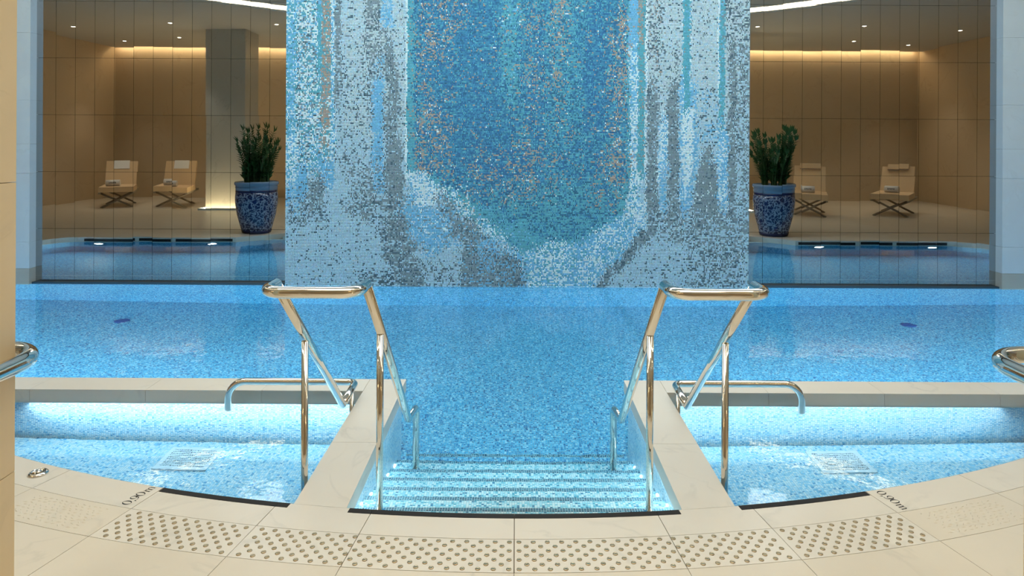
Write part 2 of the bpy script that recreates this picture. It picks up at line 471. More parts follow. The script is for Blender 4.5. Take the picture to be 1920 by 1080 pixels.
# ------------------------------------------------------------------ tactile strips
stud_me = MB().lathe([(0.0098, 0.0), (0.0098, 0.0016), (0.0088, 0.0030), (0.0066, 0.0036), (0.0060, 0.0032), (0.0, 0.0036)], n=14).mesh('stud')
stud_me.materials.append(M['steel'])
for s in (-1, 1):
    side = 'left' if s < 0 else 'right'
    st = thing('tactile_strip', (0, 0, 0), 'curved strip of slabs with round metal warning studs, %s half of the arc' % side, 'tactile paving', 'tactile warning strips')
    for a0, a1 in ((0, 5.5), (5.5, 9.35), (9.35, 14.6)):
        poly = [(s * x, y) for x, y in sector(R_COP, R_TAC, a0, a1, 6, 0.0012 if a0 else 0.002)]
        sl = MB().prism(poly, -0.03, 0.0).build('studded_slab', M['coping'], st)
        for k in range(7):
            r = R_COP + 0.021 + k * 0.0288
            step = math.degrees(0.0575 / 6.69)
            nn = int((a1 - a0) / step + 0.3)
            off = (a1 - a0 - (nn - 0.5) * step) / 2
            for j in range(nn):
                a = a0 + off + (j + (0.5 if k % 2 else 0.0)) * step
                if a > a1 - 0.1: continue
                if a0 == 9.35 and a > a1 - 0.12 : continue
                x, y = pol(r, a)
                o = bpy.data.objects.new('stud', stud_me); COL.objects.link(o); o.parent = sl; o.location = (s * x, y, 0)
    poly = [(s * x, y) for x, y in sector(R_COP, R_TAC, 14.6, 19.6, 6, 0.0012)]
    sl = MB().prism(poly, -0.03, 0.0).build('carved_slab', M['deck'], st)
    mb = MB()
    for k in range(9):
        r = R_COP + 0.034 + k * 0.0185
        for j in range(13):
            a = 15.45 + j * 0.27 + (0.13 if k % 2 else 0) + random.uniform(-0.05, 0.05)
            x, y = pol(r + random.uniform(-0.004, 0.004), a)
            t = math.radians(a) + random.choice((0.7, -0.2, 0.2)); L = random.uniform(0.010, 0.016); wd = 0.0035
            u = Vector((math.cos(t), math.sin(t), 0)); v = Vector((-u.y, u.x, 0)); c = Vector((s * x, y, 0))
            if s < 0: u.x = -u.x; v.x = -v.x
            mb.add([c - u * L, c - v * wd, c + u * L, c + v * wd, c + Vector((0, 0, 0.0025))], [(0, 1, 4), (1, 2, 4), (2, 3, 4), (3, 0, 4)])
    tag(mb.build('carved_ripples', M['deck'], sl), kind='stuff')

# ------------------------------------------------------------------ depth marks engraved in the coping
def stroke(mb, pts, w0, place):
    """flat ribbon through 2D points with widths, placed on the slab"""
    L = []; Rr = []
    n = len(pts)
    for i, p in enumerate(pts):
        a = pts[max(0, i - 1)]; b2 = pts[min(n - 1, i + 1)]
        d = Vector((b2[0] - a[0], b2[1] - a[1])).normalized(); q = Vector((-d.y, d.x))
        ww = w0[i] if isinstance(w0, list) else w0
        L.append(place(p[0] + q.x * ww / 2, p[1] + q.y * ww / 2)); Rr.append(place(p[0] - q.x * ww / 2, p[1] - q.y * ww / 2))
    mb.add(L + Rr, [(i, i + 1, n + i + 1, n + i) for i in range(n - 1)])
def glyph_ring(mb, cx, cy, rx, ry, thick, thin, place, n=28):
    pts = [(cx + rx * math.cos(2 * math.pi * i / n), cy + ry * math.sin(2 * math.pi * i / n)) for i in range(n + 1)]
    ws = [thin + (thick - thin) * abs(math.cos(2 * math.pi * i / n)) ** 1.5 for i in range(n + 1)]
    stroke(mb, pts, ws, place)
def depth_mark(place):
    mb = MB()
    glyph_ring(mb, 0.30, 0.50, 0.27, 0.46, 0.13, 0.04, place)                       # 0
    stroke(mb, [(0.78, 0.10), (0.79, 0.02), (0.73, -0.16)], [0.13, 0.11, 0.03], place)    # ,
    glyph_ring(mb, 1.18, 0.66, 0.23, 0.30, 0.12, 0.04, place)                       # 9
    stroke(mb, [(1.41, 0.66), (1.41, 0.45), (1.33, 0.2), (1.15, 0.05), (0.98, 0.05)], [0.12, 0.11, 0.09, 0.05, 0.09], place)
    glyph_ring(mb, 1.85, 0.50, 0.27, 0.46, 0.13, 0.04, place)                       # 0
    x0 = 2.42                                                                       # m
    for k in range(3):
        stroke(mb, [(x0 + k * 0.34, 0.0), (x0 + k * 0.34, 0.55 if k else 0.62)], 0.10, place)
        stroke(mb, [(x0 + k * 0.34 - 0.12, 0.015), (x0 + k * 0.34 + 0.12, 0.015)], 0.035, place)
        if k: stroke(mb, [(x0 + (k - 1) * 0.34, 0.45), (x0 + (k - 1) * 0.34 + 0.12, 0.6), (x0 + k * 0.34 - 0.08, 0.63), (x0 + k * 0.34, 0.52)], [0.03, 0.06, 0.08, 0.1], place)
    stroke(mb, [(x0 - 0.13, 0.62), (x0, 0.62)], 0.035, place)
    return mb
H = 0.044
def place_left(u, v):
    # reads from the deck towards the pool, tops of the letters to the left
    bx, by = pol(6.565, -14.9); d = Vector(pol(6.40, -14.9)) - Vector((bx, by)); d.normalize(); up = Vector((-d.y, d.x))
    p = Vector((bx, by)) + d * u * H * 1.12 + up * v * H
    return (p.x, p.y, 0.0008)
def place_right(u, v):
    bx, by = pol(6.415, 14.95); d = Vector(pol(6.58, 14.95)) - Vector((bx, by)); d.normalize(); up = Vector((-d.y, d.x))
    p = Vector((bx, by)) + d * u * H * 1.12 + up * v * H
    return (p.x, p.y, 0.0008)
depth_mark(place_left).build('depth_mark', M['ink'], floor)
depth_mark(place_right).build('depth_mark', M['ink'], floor)

# chrome cap set in the coping
cap = thing('deck_cap', (-2.275, 3.262, 0.0), 'round chrome cap set in the deck beside the left small pool', 'drain cap')
MB().lathe([(0.043, 0.0), (0.043, 0.004), (0.036, 0.010), (0.030, 0.011), (0.029, 0.006), (0.0, 0.006)], n=28).build('rim', M['chrome'], cap, (0, 0, 0.001))
MB().lathe([(0.012, 0.006), (0.011, 0.013), (0.0, 0.014)], n=16).build('hub', M['chrome'], cap, (0, 0, 0.001))
MB().box(-0.026, 0.026, -0.004, 0.004, 0.006, 0.011).build('bar', M['chrome'], cap, (0, 0, 0.001))

# ------------------------------------------------------------------ pool basin
basin = tag(MB().prism(outline, FLOOR_Z - 0.05, FLOOR_Z).build('pool_floor', M['pool_floor']), 'blue mosaic bottom of the large pool', 'pool floor', None, 'structure')
mb = MB(); n = len(outline)
for i in range(n):
    (x0, y0), (x1, y1) = outline[i], outline[(i + 1) % n]
    mb.add([(x0, y0, FLOOR_Z), (x1, y1, FLOOR_Z), (x1, y1, -0.12), (x0, y0, -0.12)], [(0, 3, 2, 1)])
mb.build('basin_wall', M['pool_wall_x'], basin)
mb = MB()
for i in range(n):
    (x0, y0), (x1, y1) = outline[i], outline[(i + 1) % n]
    if abs(y0 - POOL_Y1) < 1e-3 and abs(y1 - POOL_Y1) < 1e-3: continue
    mb.add([(x0, y0, -0.12), (x1, y1, -0.12), (x1, y1, -0.0), (x0, y0, -0.0)], [(0, 3, 2, 1)])
mb.build('waterline_band', M['coping'], basin)
for s in (-1, 1):
    for x0, x1 in ((7.1, 6.22), (6.15, 5.63), (5.55, 4.62)):
        MB().box(min(s * x0, s * x1), max(s * x0, s * x1), POOL_Y0 - 0.002, POOL_Y0 + 0.006, -0.066, -0.022).build('overflow_slot', M['slot'], basin)
# dark ledge at the foot of the mirrors
MB().box(-5.62, 5.62, 7.93, 8.0, -0.13, -0.062).build('wall_ledge', plain('ledge_dark', (40, 62, 76), 0.6), basin)
# mosaic line on the bottom at the foot of the steps
MB().box(-0.73, 0.73, 4.55, 4.58, FLOOR_Z, FLOOR_Z + 0.003).build('floor_line', M['nose'], basin)
for s in (-1, 1):
    it = MB().lathe([(0.075, 0.0), (0.075, 0.012), (0.055, 0.02), (0.0, 0.022)], n=24).build('floor_inlet', M['inlet'], None, (s * 4.16, 7.22, FLOOR_Z))
    tag(it, 'round dark blue inlet on the pool bottom, %s one' % ('left' if s < 0 else 'right'), 'pool inlet', 'pool inlets')

def sheet(poly, name):
    wm = MB(); n_ = len(poly)
    ar = sum(poly[i][0] * poly[(i + 1) % n_][1] - poly[(i + 1) % n_][0] * poly[i][1] for i in range(n_))
    if ar < 0: poly = poly[::-1]
    tri = tessellate_polygon([[Vector((x, y, 0)) for x, y in poly]])
    fs = []
    for t in tri:
        (ax, ay), (bx, by), (cx, cy) = (poly[i] for i in t)
        fs.append(tuple(t) if (bx - ax) * (cy - ay) - (cx - ax) * (by - ay) > 0 else (t[0], t[2], t[1]))
    wm.add([(x, y, WATER) for x, y in poly], fs)
    return wm.build(name, M['water'])
A_W1 = math.degrees(math.acos((RC - SW1) / R_EDGE)); A_W0 = math.degrees(math.acos((RC - SW0) / R_EDGE))
A_CI = math.degrees(math.asin(CH_IN / R_EDGE)); A_CO = math.degrees(math.asin(CH_OUT / R_EDGE))
wp = arc(R_EDGE, -A_CI, A_CI, 8) + [(CH_IN, SW1)] + arc(R_EDGE, A_W1, A_END, 6) + outline[49:] + arc(R_EDGE, -A_END, -A_W1, 6) + [(-CH_IN, SW1)]
tag(sheet(wp, 'pool_water'), 'clear rippled blue water of the large pool in front of the mosaic', 'water', None, 'stuff')
for s in (-1, 1):
    wp = [(s * x, y) for x, y in arc(R_EDGE, A_CO, A_W0, 24) + [(CH_OUT, SW0)]]
    tag(sheet(wp, 'small_pool_water'), 'bright pale water of the small pool on the %s' % ('left' if s < 0 else 'right'), 'water', None, 'stuff')

# ------------------------------------------------------------------ steps
YN = [3.204, 3.432, 3.656, 3.885, 4.118, 4.355]
steps = thing('pool_steps', (0, 3.6, FLOOR_Z), 'wide mosaic steps leading down into the water between two marble-topped walls', 'steps')
y0 = 2.934
for k, y1 in enumerate(YN):
    z = WATER - (0.10 + 0.15 * k)
    so = MB().box(-CH_IN - 0.019, CH_IN + 0.019, y0, y1, FLOOR_Z, z)
    o = so.build('step', M['step'], steps)
    o.data.materials.append(M['riser'])
    for p in o.data.polygons:
        if abs(p.normal.z) < 0.5: p.material_index = 1
    MB().box(-CH_IN - 0.019, CH_IN + 0.019, y1 - 0.028, y1 + 0.002, z - 0.02, z + 0.0015).build('nosing', M['nose'], o)
    y0 = y1

# ------------------------------------------------------------------ small pools and their walls
for s in (-1, 1):
    side = 'left' if s < 0 else 'right'
    pts = [(-x, y) for x, y in []]
    a_w = math.degrees(math.acos((RC - SW0) / R_EDGE)); a_c = math.degrees(math.asin(CH_OUT / R_EDGE))
    poly = [(s * x, y) for x, y in arc(R_EDGE, a_c, a_w, 24) + [(CH_OUT, SW0)]]
    sf = tag(MB().prism(poly, SPA_Z - 0.05, SPA_Z).build('small_pool_floor', M['spa_floor']), 'pale mosaic bottom of the small side pool, %s one' % side, 'pool floor', 'small pool floors', 'structure')
    lw = thing('low_wall', (s * 0.85, 3.8, FLOOR_Z), 'marble-topped low wall between the steps and the %s small pool' % side, 'wall', 'low pool walls')
    ov = 0.06; ovc = 0.02
    # mosaic bodies
    b1 = MB().box(min(s * (CH_IN + ovc), s * (CH_OUT - ovc)), max(s * (CH_IN + ovc), s * (CH_OUT - ovc)), edge_y(0.85) - 0.03, SW1 - ov, FLOOR_Z, -0.085)
    o = b1.build('wall_body', M['pool_wall_y'], lw)
    xw = math.sqrt(R_EDGE ** 2 - (RC - SW1) ** 2)
    b2 = MB().box(min(s * CH_OUT * 0.99, s * xw), max(s * CH_OUT * 0.99, s * xw), SW0 + ov, SW1 - ov, FLOOR_Z, -0.085)
    b2.build('wall_body', M['spa_wall'], lw)
    # coping slabs: two along the steps, four along the back
    ys = [None, 3.62, SW1]
    MB().prism([(s * x, y) for x, y in [(CH_IN, edge_y(CH_IN)), (CH_OUT, edge_y(CH_OUT)), (CH_OUT, 3.619), (CH_IN, 3.619)]], -0.085, 0.0).build('coping_slab', M['coping'], lw)
    MB().prism([(s * x, y) for x, y in [(CH_IN, 3.621), (CH_OUT, 3.621), (CH_OUT, SW1), (CH_IN, SW1)]], -0.085, 0.0).build('coping_slab', M['coping'], lw)
    xs = [CH_OUT + 0.001, 1.62, 2.36, 3.1, 3.9]
    for i in range(4):
        x0, x1 = xs[i] + 0.001, xs[i + 1] - 0.001
        MB().box(min(s * x0, s * x1), max(s * x0, s * x1), SW0, SW1, -0.085, 0.0).build('coping_slab', M['coping'], lw)
    # light strips tucked under the overhanging copings, below the water
    MB().box(min(s * 0.98, s * 3.8), max(s * 0.98, s * 3.8), SW0, SW0 + 0.004, -0.105, -0.085).build('strip_shield', M['coping'], lw)  # opaque lip added in front to keep the strip's light off the floor
    MB().box(min(s * 1.0, s * 3.1), max(s * 1.0, s * 3.1), SW0 + 0.024, SW0 + 0.036, -0.089, -0.085).build('light_strip', M['led_spa'], lw)
    wash = area('wall_wash_beam', (s * 2.05, SW0 + 0.030, -0.0905), (math.radians(13), 0, 0), 2.1, 0.012, WASH_W, (0.86, 0.96, 1.0))
    wash.data.spread = math.radians(70)
    wash.parent = lw; wash.matrix_parent_inverse = Matrix.Translation(-Vector(lw.location))
    xa, xb = s * (CH_IN + 0.007), s * (CH_IN + 0.014)
    MB().box(min(xa, xb), max(xa, xb), 3.03, 4.5, -0.088, -0.085).build('light_strip', M['led_step'], lw)
    wash = area('wall_wash_beam', (s * (CH_IN + 0.0105), 3.77, -0.0895), (0, math.radians(s * 30), 0), 0.006, 1.45, CHEEK_W, (0.86, 0.97, 1.0))
    wash.data.spread = math.radians(150)
    wash.parent = lw; wash.matrix_parent_inverse = Matrix.Translation(-Vector(lw.location))
    # small lights at the end of each tread
    for k, y1 in enumerate(YN):
        z = WATER - (0.10 + 0.15 * k)
        xa, xb = s * (CH_IN + ovc), s * (CH_IN + ovc - 0.007)
        MB().box(min(xa, xb), max(xa, xb), y1 - 0.10, y1 - 0.088, z + 0.025, z + 0.04).build('tread_light', M['step_spot'], lw)
    # floor grate
    gx0, gx1, gy0, gy1 = 1.82, 2.14, 4.02, 4.28
    gr = thing('floor_grate', (s * (gx0 + gx1) / 2, (gy0 + gy1) / 2, SPA_Z), 'white square slotted grate on the bottom of the %s small pool' % side, 'grate', 'small pool grates')
    cxg, cyg = (gx1 - gx0) / 2, (gy1 - gy0) / 2
    fr = MB()
    fw = 0.028
    fr.box(-cxg, cxg, -cyg, -cyg + fw, 0.0, 0.012); fr.box(-cxg, cxg, cyg - fw, cyg, 0.0, 0.012)
    fr.box(-cxg, -cxg + fw, -cyg + fw, cyg - fw, 0.0, 0.012); fr.box(cxg - fw, cxg, -cyg + fw, cyg - fw, 0.0, 0.012)
    fr.build('grate_frame', M['grate'], gr, (0, 0, 0.001))
    MB().box(-cxg + fw, cxg - fw, -cyg + fw, cyg - fw, 0.0, 0.002).build('sump', M['sump'], gr, (0, 0, 0.001))
    nsl = 10
    inner = 2 * (cyg - fw)
    for k in range(nsl + 1):
        yy = -cyg + fw + inner * k / nsl
        MB().box(-cxg + fw, cxg - fw, -0.0052, 0.0052, 0.003, 0.011).build('slat', M['grate'], gr, (0, yy, 0.001))
    cr = MB()
    for k in range(27):
        xx = -cxg + fw + 2 * (cxg - fw) * k / 26
        cr.box(xx - 0.0022, xx + 0.0022, -cyg + fw, cyg - fw, 0.004, 0.010)
    cr.build('cross_ribs', M['grate'], gr, (0, 0, 0.001))

# underwater lamps in the front wall of the large pool
lens_me = MB().lathe([(0.075, 0.0), (0.065, 0.012), (0.0, 0.018)], n=20).mesh('lens'); lens_me.materials.append(M['pool_lamp'])
ring_me = MB().lathe([(0.10, -0.004), (0.10, 0.008), (0.076, 0.012), (0.076, -0.004)], n=24).mesh('lamp_ring'); ring_me.materials.append(M['chrome'])
def pool_lamp(x, y, z, label):
    t = thing('pool_lamp', (x, y, z), label, 'lamp', 'underwater lamps')
    for me, nm in ((lens_me, 'lens'), (ring_me, 'lamp_ring')):
        o = bpy.data.objects.new(nm, me); COL.objects.link(o); o.parent = t; o.rotation_euler = (-math.pi / 2, 0, 0); o.location = (0, 0.005, 0)
for s in (-1, 1):
    sd = 'left' if s < 0 else 'right'
    pool_lamp(s * 2.1, SW1 - 0.025, -0.42, 'round underwater lamp behind the %s low wall, nearer the steps' % sd)
    pool_lamp(s * 3.5, SW1 - 0.025, -0.42, 'round underwater lamp behind the %s low wall, farther from the steps' % sd)
    pool_lamp(s * 4.95, POOL_Y0, -0.255, 'bright round underwater lamp mirrored on the %s, next to the planter' % sd)
    pool_lamp(s * 6.80, POOL_Y0, -0.255, 'bright round underwater lamp mirrored on the %s, outer one' % sd)

# ------------------------------------------------------------------ handrails by the steps
for s in (-1, 1):
    side = 'left' if s < 0 else 'right'
    t = thing('handrail', (s * 0.81, 3.2, 0.0), 'polished steel handrail looping over the low wall on the %s of the steps' % side, 'handrail', 'handrails by the steps')
    def P(L): return [(s * x, y, z) for x, y, z in L]
    apI, apO = (0.624, 2.853, 0.998), (1.0, 2.853, 0.998)
    loop = fillet(P([apI, (0.624, 2.69, 1.0), (1.0, 2.69, 1.0), apO]), [0, 0.078, 0.078, 0], 10)
    MB().tube(loop, 0.0238, 24).build('grip_loop', M['chrome'], t)
    inner = fillet(P([apI, (0.624, 4.0, -0.03), (0.613, 4.24, -0.055), (0.613, 4.24, WATER - 0.85)]), [0, 0.02, 0.04, 0], 6)
    MB().tube(inner, 0.0215, 22).build('inner_rail', M['chrome'], t)
    outer_r = fillet(P([apO, (1.0, 3.965, 0.068)]), 0, 4)
    MB().tube(outer_r, 0.0215, 22).build('outer_rail', M['chrome'], t)
    bar = fillet(P([(1.0, 3.965, 0.068), (0.998, 4.285, 0.085), (1.80, 4.285, 0.085), (1.80, 4.285, -0.15), (1.80, 4.385, -0.15)]), [0, 0.05, 0.11, 0.04, 0], 8)
    MB().tube(bar, 0.0215, 22).build('lower_bar', M['chrome'], t)
    for px, py, pz in ((0.624, 2.853, 0.998), (1.0, 2.853, 0.998), (1.0, 3.965, 0.068)):
        rj = 0.0236 if pz > 0.5 else 0.0214
        mbj = MB().lathe([(rj * math.sin(math.pi * i / 10), -rj * math.cos(math.pi * i / 10)) for i in range(11)], (s * px, py, pz), 18)
        mbj.build('elbow', M['chrome'], t)
    MB().tube(P([(0.624, 3.155, WATER - 0.10), (0.624, 3.155, 0.705)]), 0.0165, 20).build('post', M['chrome'], t)
    MB().tube(P([(1.0, 3.248, SPA_Z), (1.0, 3.248, 0.645)]), 0.0165, 20).build('post', M['chrome'], t)
    MB().tube(P([(1.012, 4.235, SPA_Z), (1.012, 4.235, 0.07)]), 0.014, 16).build('post', M['chrome'], t)
    for px, py, pz in ((0.624, 3.155, WATER - 0.10), (1.0, 3.248, SPA_Z), (0.613, 4.24, WATER - 0.85)):
        MB().lathe([(0.036, 0.0), (0.036, 0.006), (0.03, 0.012), (0.0, 0.013)], (s * px, py, pz + 0.001), 20).build('base_plate', M['chrome'], t)

# rails that pass round the entrance jambs
for s in (-1, 1):
    side = 'left' if s < 0 else 'right'
    t = thing('handrail', (s * 1.325, 1.6, 0.0), 'thick steel rail bending round at the %s edge of the picture, nearest the camera' % side, 'handrail', 'rails at the entrance')
    path = fillet([(s * x, y, z) for x, y, z in [(1.92, 1.945, 0.0), (1.92, 1.945, 1.0), (1.322, 1.945, 1.0), (1.322, 1.20, 1.0), (1.322, 1.20, 0.0)]], [0, 0.1, 0.13, 0.1, 0], 12)
    MB().tube(path, 0.0235, 20).build('rail_tube', M['chrome'], t)
    for px, py in ((1.92, 1.945), (1.322, 1.20)):
        MB().lathe([(0.045, 0.0), (0.045, 0.008), (0.03, 0.014), (0.0, 0.015)], (s * px, py, 0.001), 20).build('base_plate', M['chrome'], t)
    jb = thing('stone_jamb', (s * 1.6, 1.76, 0.0), 'tall beige stone jamb at the %s edge, inside the rail' % side, 'pillar', 'entrance jambs', 'structure')
    z = 0.0; jx = 1.384 if s < 0 else 1.41
    for hgt in (0.68, 0.80, 0.80, 0.80, 1.06):
        MB().box(min(s * jx, s * 1.86), max(s * jx, s * 1.86), 1.66, 1.89, z + 0.001, min(z + hgt, CEIL) - 0.001).build('stone_block', M['jamb'], jb)
        z += hgt

# ------------------------------------------------------------------ back wall: mirrors, pillars, mosaic
wb = tag(MB().box(-ROOM_X, ROOM_X, 8.03, 8.15, -1.1, 4.6).build('wall_back', M['backing']), 'back wall of the pool hall clad with smoked mirror panels', 'wall', None, 'structure')
PW, PH = 0.2279, 0.667
rows = [-0.066, 0.55, 1.217, 1.884, 2.55, 3.217, 3.884, 4.15]
for s in (-1, 1):
    for c in range(14):
        x0 = s * (5.628 - c * PW); x1 = s * (5.628 - (c + 1) * PW)
        xl, xr = min(x0, x1) + 0.0015, max(x0, x1) - 0.0015
        for r in range(len(rows) - 1):
            z0, z1 = rows[r] + 0.0015, rows[r + 1] - 0.0015
            wx, hz = (xr - xl) / 2, (z1 - z0) / 2
            o = MB().box(-wx, wx, -0.006, 0.006, -hz, hz).build('mirror_panel', M['mirror'], wb, ((xl + xr) / 2, 8.008, (z0 + z1) / 2))
            o.rotation_euler = (math.radians(random.gauss(0, 0.035)), 0, math.radians(random.gauss(0, 0.03)))
for s in (-1, 1):
    side = 'left' if s < 0 else 'right'
    p = thing('wall_pillar', (s * 5.9, 7.95, WATER), 'pale grey stone pillar rising from the water beside the mirrors on the %s' % side, 'pillar', 'stone pillars', 'structure')
    zs = [-0.13, 0.10, 0.405, 1.20, 1.54, 2.05, 2.83, 3.35, 4.15]
    for i in range(len(zs) - 1):
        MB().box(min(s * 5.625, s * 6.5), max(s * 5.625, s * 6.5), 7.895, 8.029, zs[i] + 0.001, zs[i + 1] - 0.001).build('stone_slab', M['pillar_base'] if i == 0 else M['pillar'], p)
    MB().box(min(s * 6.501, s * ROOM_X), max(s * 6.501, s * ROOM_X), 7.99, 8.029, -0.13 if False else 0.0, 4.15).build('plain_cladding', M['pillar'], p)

# mosaic panel
PX0, PX1, YMOS = -2.662, 2.694, 7.88
mos = thing('mosaic_panel', (0, YMOS + 0.05, WATER), 'tall shimmering blue, silver and copper glass mosaic panel rising from the pool', 'mosaic')
MB().box(PX0, PX1, YMOS + 0.004, 8.0, -0.12, 4.14).build('panel_core', plain('grout_grey_blue', (92, 122, 136), 0.8), mos)
TW, TH = 0.01262, 0.0180
ncol = int((PX1 - PX0) / TW); nrow = int((4.13 + 0.12) / TH)
ix, iz = np.meshgrid(np.arange(ncol), np.arange(nrow))
tx = PX0 + (ix + 0.5) * TW; tz = -0.12 + (iz + 0.5) * TH
u = CX + tx * F_PX / YMOS; v = HY + (EYE - tz) * F_PX / YMOS + (u - CX) * 0.0052   # picture coordinates of each tile
def runs(p=0.35):
    p *= 0.6
    r = RNG.random((nrow, ncol)); k = RNG.random((nrow, ncol)) < p
    for j in range(1, ncol): r[:, j] = np.where(k[:, j], r[:, j - 1], r[:, j])
    return r
def smooth_noise(sx, sy):
    gx, gy = ncol // sx + 3, nrow // sy + 3
    g = RNG.normal(0, 1, (gy, gx))
    fx = np.arange(ncol) / sx; fy = np.arange(nrow) / sy
    x0 = fx.astype(int); y0 = fy.astype(int); tx_ = fx - x0; ty_ = (fy - y0)[:, None]
    a = g[y0][:, x0] * (1 - tx_) + g[y0][:, x0 + 1] * tx_
    b = g[y0 + 1][:, x0] * (1 - tx_) + g[y0 + 1][:, x0 + 1] * tx_
    return a * (1 - ty_) + b * ty_
PALETTE = {'S': (160, 197, 214), 'Z': (172, 198, 206), 'W': (200, 224, 230), 'G': (120, 143, 152), 'D': (74, 102, 116),
           'L': (110, 178, 214), 'T': (86, 164, 182), 'B': (62, 136, 172), 'N': (48, 110, 154), 'C': (160, 150, 138), 'K': (46, 106, 136)}
KEYS = list(PALETTE)
lab = np.full((nrow, ncol), -1)
def choose(mix, r):
    tot = sum(mix.values()); acc = 0; out = np.zeros(r.shape, int)
    for k, wv in mix.items():
        out = np.where((r >= acc / tot), KEYS.index(k), out); acc += wv
    return out
def inside(poly, x, y):
    res = np.zeros(x.shape, bool); n = len(poly)
    for i in range(n):
        x1, y1 = poly[i]; x2, y2 = poly[(i + 1) % n]
        c = ((y1 > y) != (y2 > y))
        with np.errstate(divide='ignore', invalid='ignore'):
            xi = (x2 - x1) * (y - y1) / (y2 - y1 + 1e-9) + x1
        res ^= c & (x < xi)
    return res
def paint(poly, mix, jx=5, jy=10, p=0.35, dens=1.0):
    """poly: points, or (x0, x1, y0, y1); edges dither by jx, jy; dens = share of tiles taken"""
    if not isinstance(poly[0], tuple):
        x0, x1, y0, y1 = poly; poly = [(x0, y0), (x1, y0), (x1, y1), (x0, y1)]
    w1 = smooth_noise(9, 7); w2 = smooth_noise(9, 7)
    x = u + RNG.normal(0, jx * 0.7, u.shape) + w1 * jx * 0.8
    y = v + RNG.normal(0, jy * 0.7, u.shape) + w2 * jy * 0.8
    m = inside(poly, x, y)
    if dens < 1.0: m &= (runs(p) + min(0.12, dens * 0.5) * smooth_noise(6, 6)) < dens
    ch = choose(mix, runs(p))
    lab[m] = ch[m]
TOP = -320     # the panel goes on above the picture
FIELD = {'S': 90, 'Z': 8, 'D': 0.8, 'G': 1}
paint([(500, -400), (1460, -400), (1460, 700), (500, 700)], FIELD, 0, 0)
# greyer silver high up
paint((640, 764, TOP, 260), {'Z': 60, 'S': 34, 'D': 4, 'G': 4}, 6, 30)
paint((1210, 1420, TOP, 230), {'Z': 70, 'S': 22, 'D': 6, 'G': 5}, 6, 40)
# left edge streaks
paint((500, 626, TOP, 330), {'T': 26, 'L': 32, 'W': 30, 'G': 6, 'D': 5}, 3, 22)
paint((500, 556, TOP, 260), {'L': 50, 'T': 28, 'W': 18, 'D': 3}, 3, 25)
paint((556, 596, TOP, 300), {'W': 44, 'T': 20, 'L': 16, 'G': 14, 'D': 8}, 4, 25)
paint((520, 556, 262, 350), {'W': 55, 'L': 35, 'T': 10}, 4, 10)
paint((594, 603, TOP, 140), {'T': 85, 'L': 15}, 1.5, 14)
paint((602, 620, TOP, 205), {'C': 60, 'T': 26, 'G': 16, 'W': 7}, 1.5, 10)
paint((600, 620, 200, 300), {'C': 30, 'T': 34, 'W': 30, 'G': 10}, 3, 14)
paint((603, 619, 205, 236), {'C': 75, 'G': 15, 'T': 10}, 1.5, 3)
paint((620, 628, TOP, 300), {'L': 45, 'W': 50, 'T': 8}, 1.5, 12)
paint((628, 640, TOP, 195), {'G': 80, 'D': 10, 'S': 10}, 2, 8)
paint((628, 650, 120, 310), {'G': 30, 'D': 22, 'S': 50}, 5, 30, dens=0.6)
paint((560, 580, 312, 348), {'L': 95, 'D': 5}, 3, 6)
paint((538, 572, 345, 400), {'L': 80, 'S': 12, 'D': 8}, 5, 8)
paint((600, 627, 305, 350), {'L': 75, 'W': 18, 'G': 6}, 3, 8)
paint((568, 612, 330, 405), {'G': 72, 'D': 14, 'S': 14}, 7, 10)
paint((535, 612, 375, 425), {'D': 25, 'G': 25, 'S': 50}, 8, 8, dens=0.7)
paint((545, 720, 420, 540), {'D': 100}, 12, 14, dens=0.045)
paint((640, 764, 100, 330), {'D': 60, 'G': 40}, 3, 20, dens=0.12)
# second set of grey and light streaks
paint((684, 716, TOP, 70), {'G': 66, 'D': 12, 'Z': 22}, 4, 14)
paint((680, 722, 40, 140), {'G': 48, 'D': 12, 'Z': 42}, 5, 20)
paint((690, 722, 110, 250), {'G': 40, 'D': 16, 'S': 44}, 5, 20)
paint((714, 736, TOP, 42), {'L': 60, 'S': 40}, 3, 10)
paint((722, 738, 72, 150), {'G': 70, 'D': 15, 'S': 15}, 2, 6)
paint((724, 746, 135, 280), {'G': 66, 'D': 14, 'S': 20}, 4, 10)
paint((700, 720, 130, 365), {'L': 88, 'S': 8, 'D': 4}, 4, 16)
paint([(722, 262), (752, 262), (755, 330), (762, 392), (770, 460), (745, 455), (728, 380), (720, 320)], {'G': 88, 'D': 8, 'S': 4}, 4, 8)
paint((658, 722, 300, 400), {'G': 50, 'D': 18, 'S': 32}, 12, 16, dens=0.62)
paint([(640, 370), (760, 370), (775, 470), (735, 480), (700, 420), (650, 400)], {'G': 46, 'D': 26, 'S': 28}, 9, 8, 0.7, 0.55)
paint([(718, 420), (765, 410), (782, 470), (800, 500), (800, 560), (705, 560), (740, 510), (716, 470)], {'G': 66, 'D': 24, 'S': 10}, 8, 8, dens=0.9)
paint([(676, 505), (740, 500), (745, 560), (660, 560)], {'D': 30, 'G': 20, 'S': 50}, 10, 10, 0.55)
# white line and teal margin of the blue field
paint((760, 765, TOP, 330), {'W': 100}, 0.6, 8)
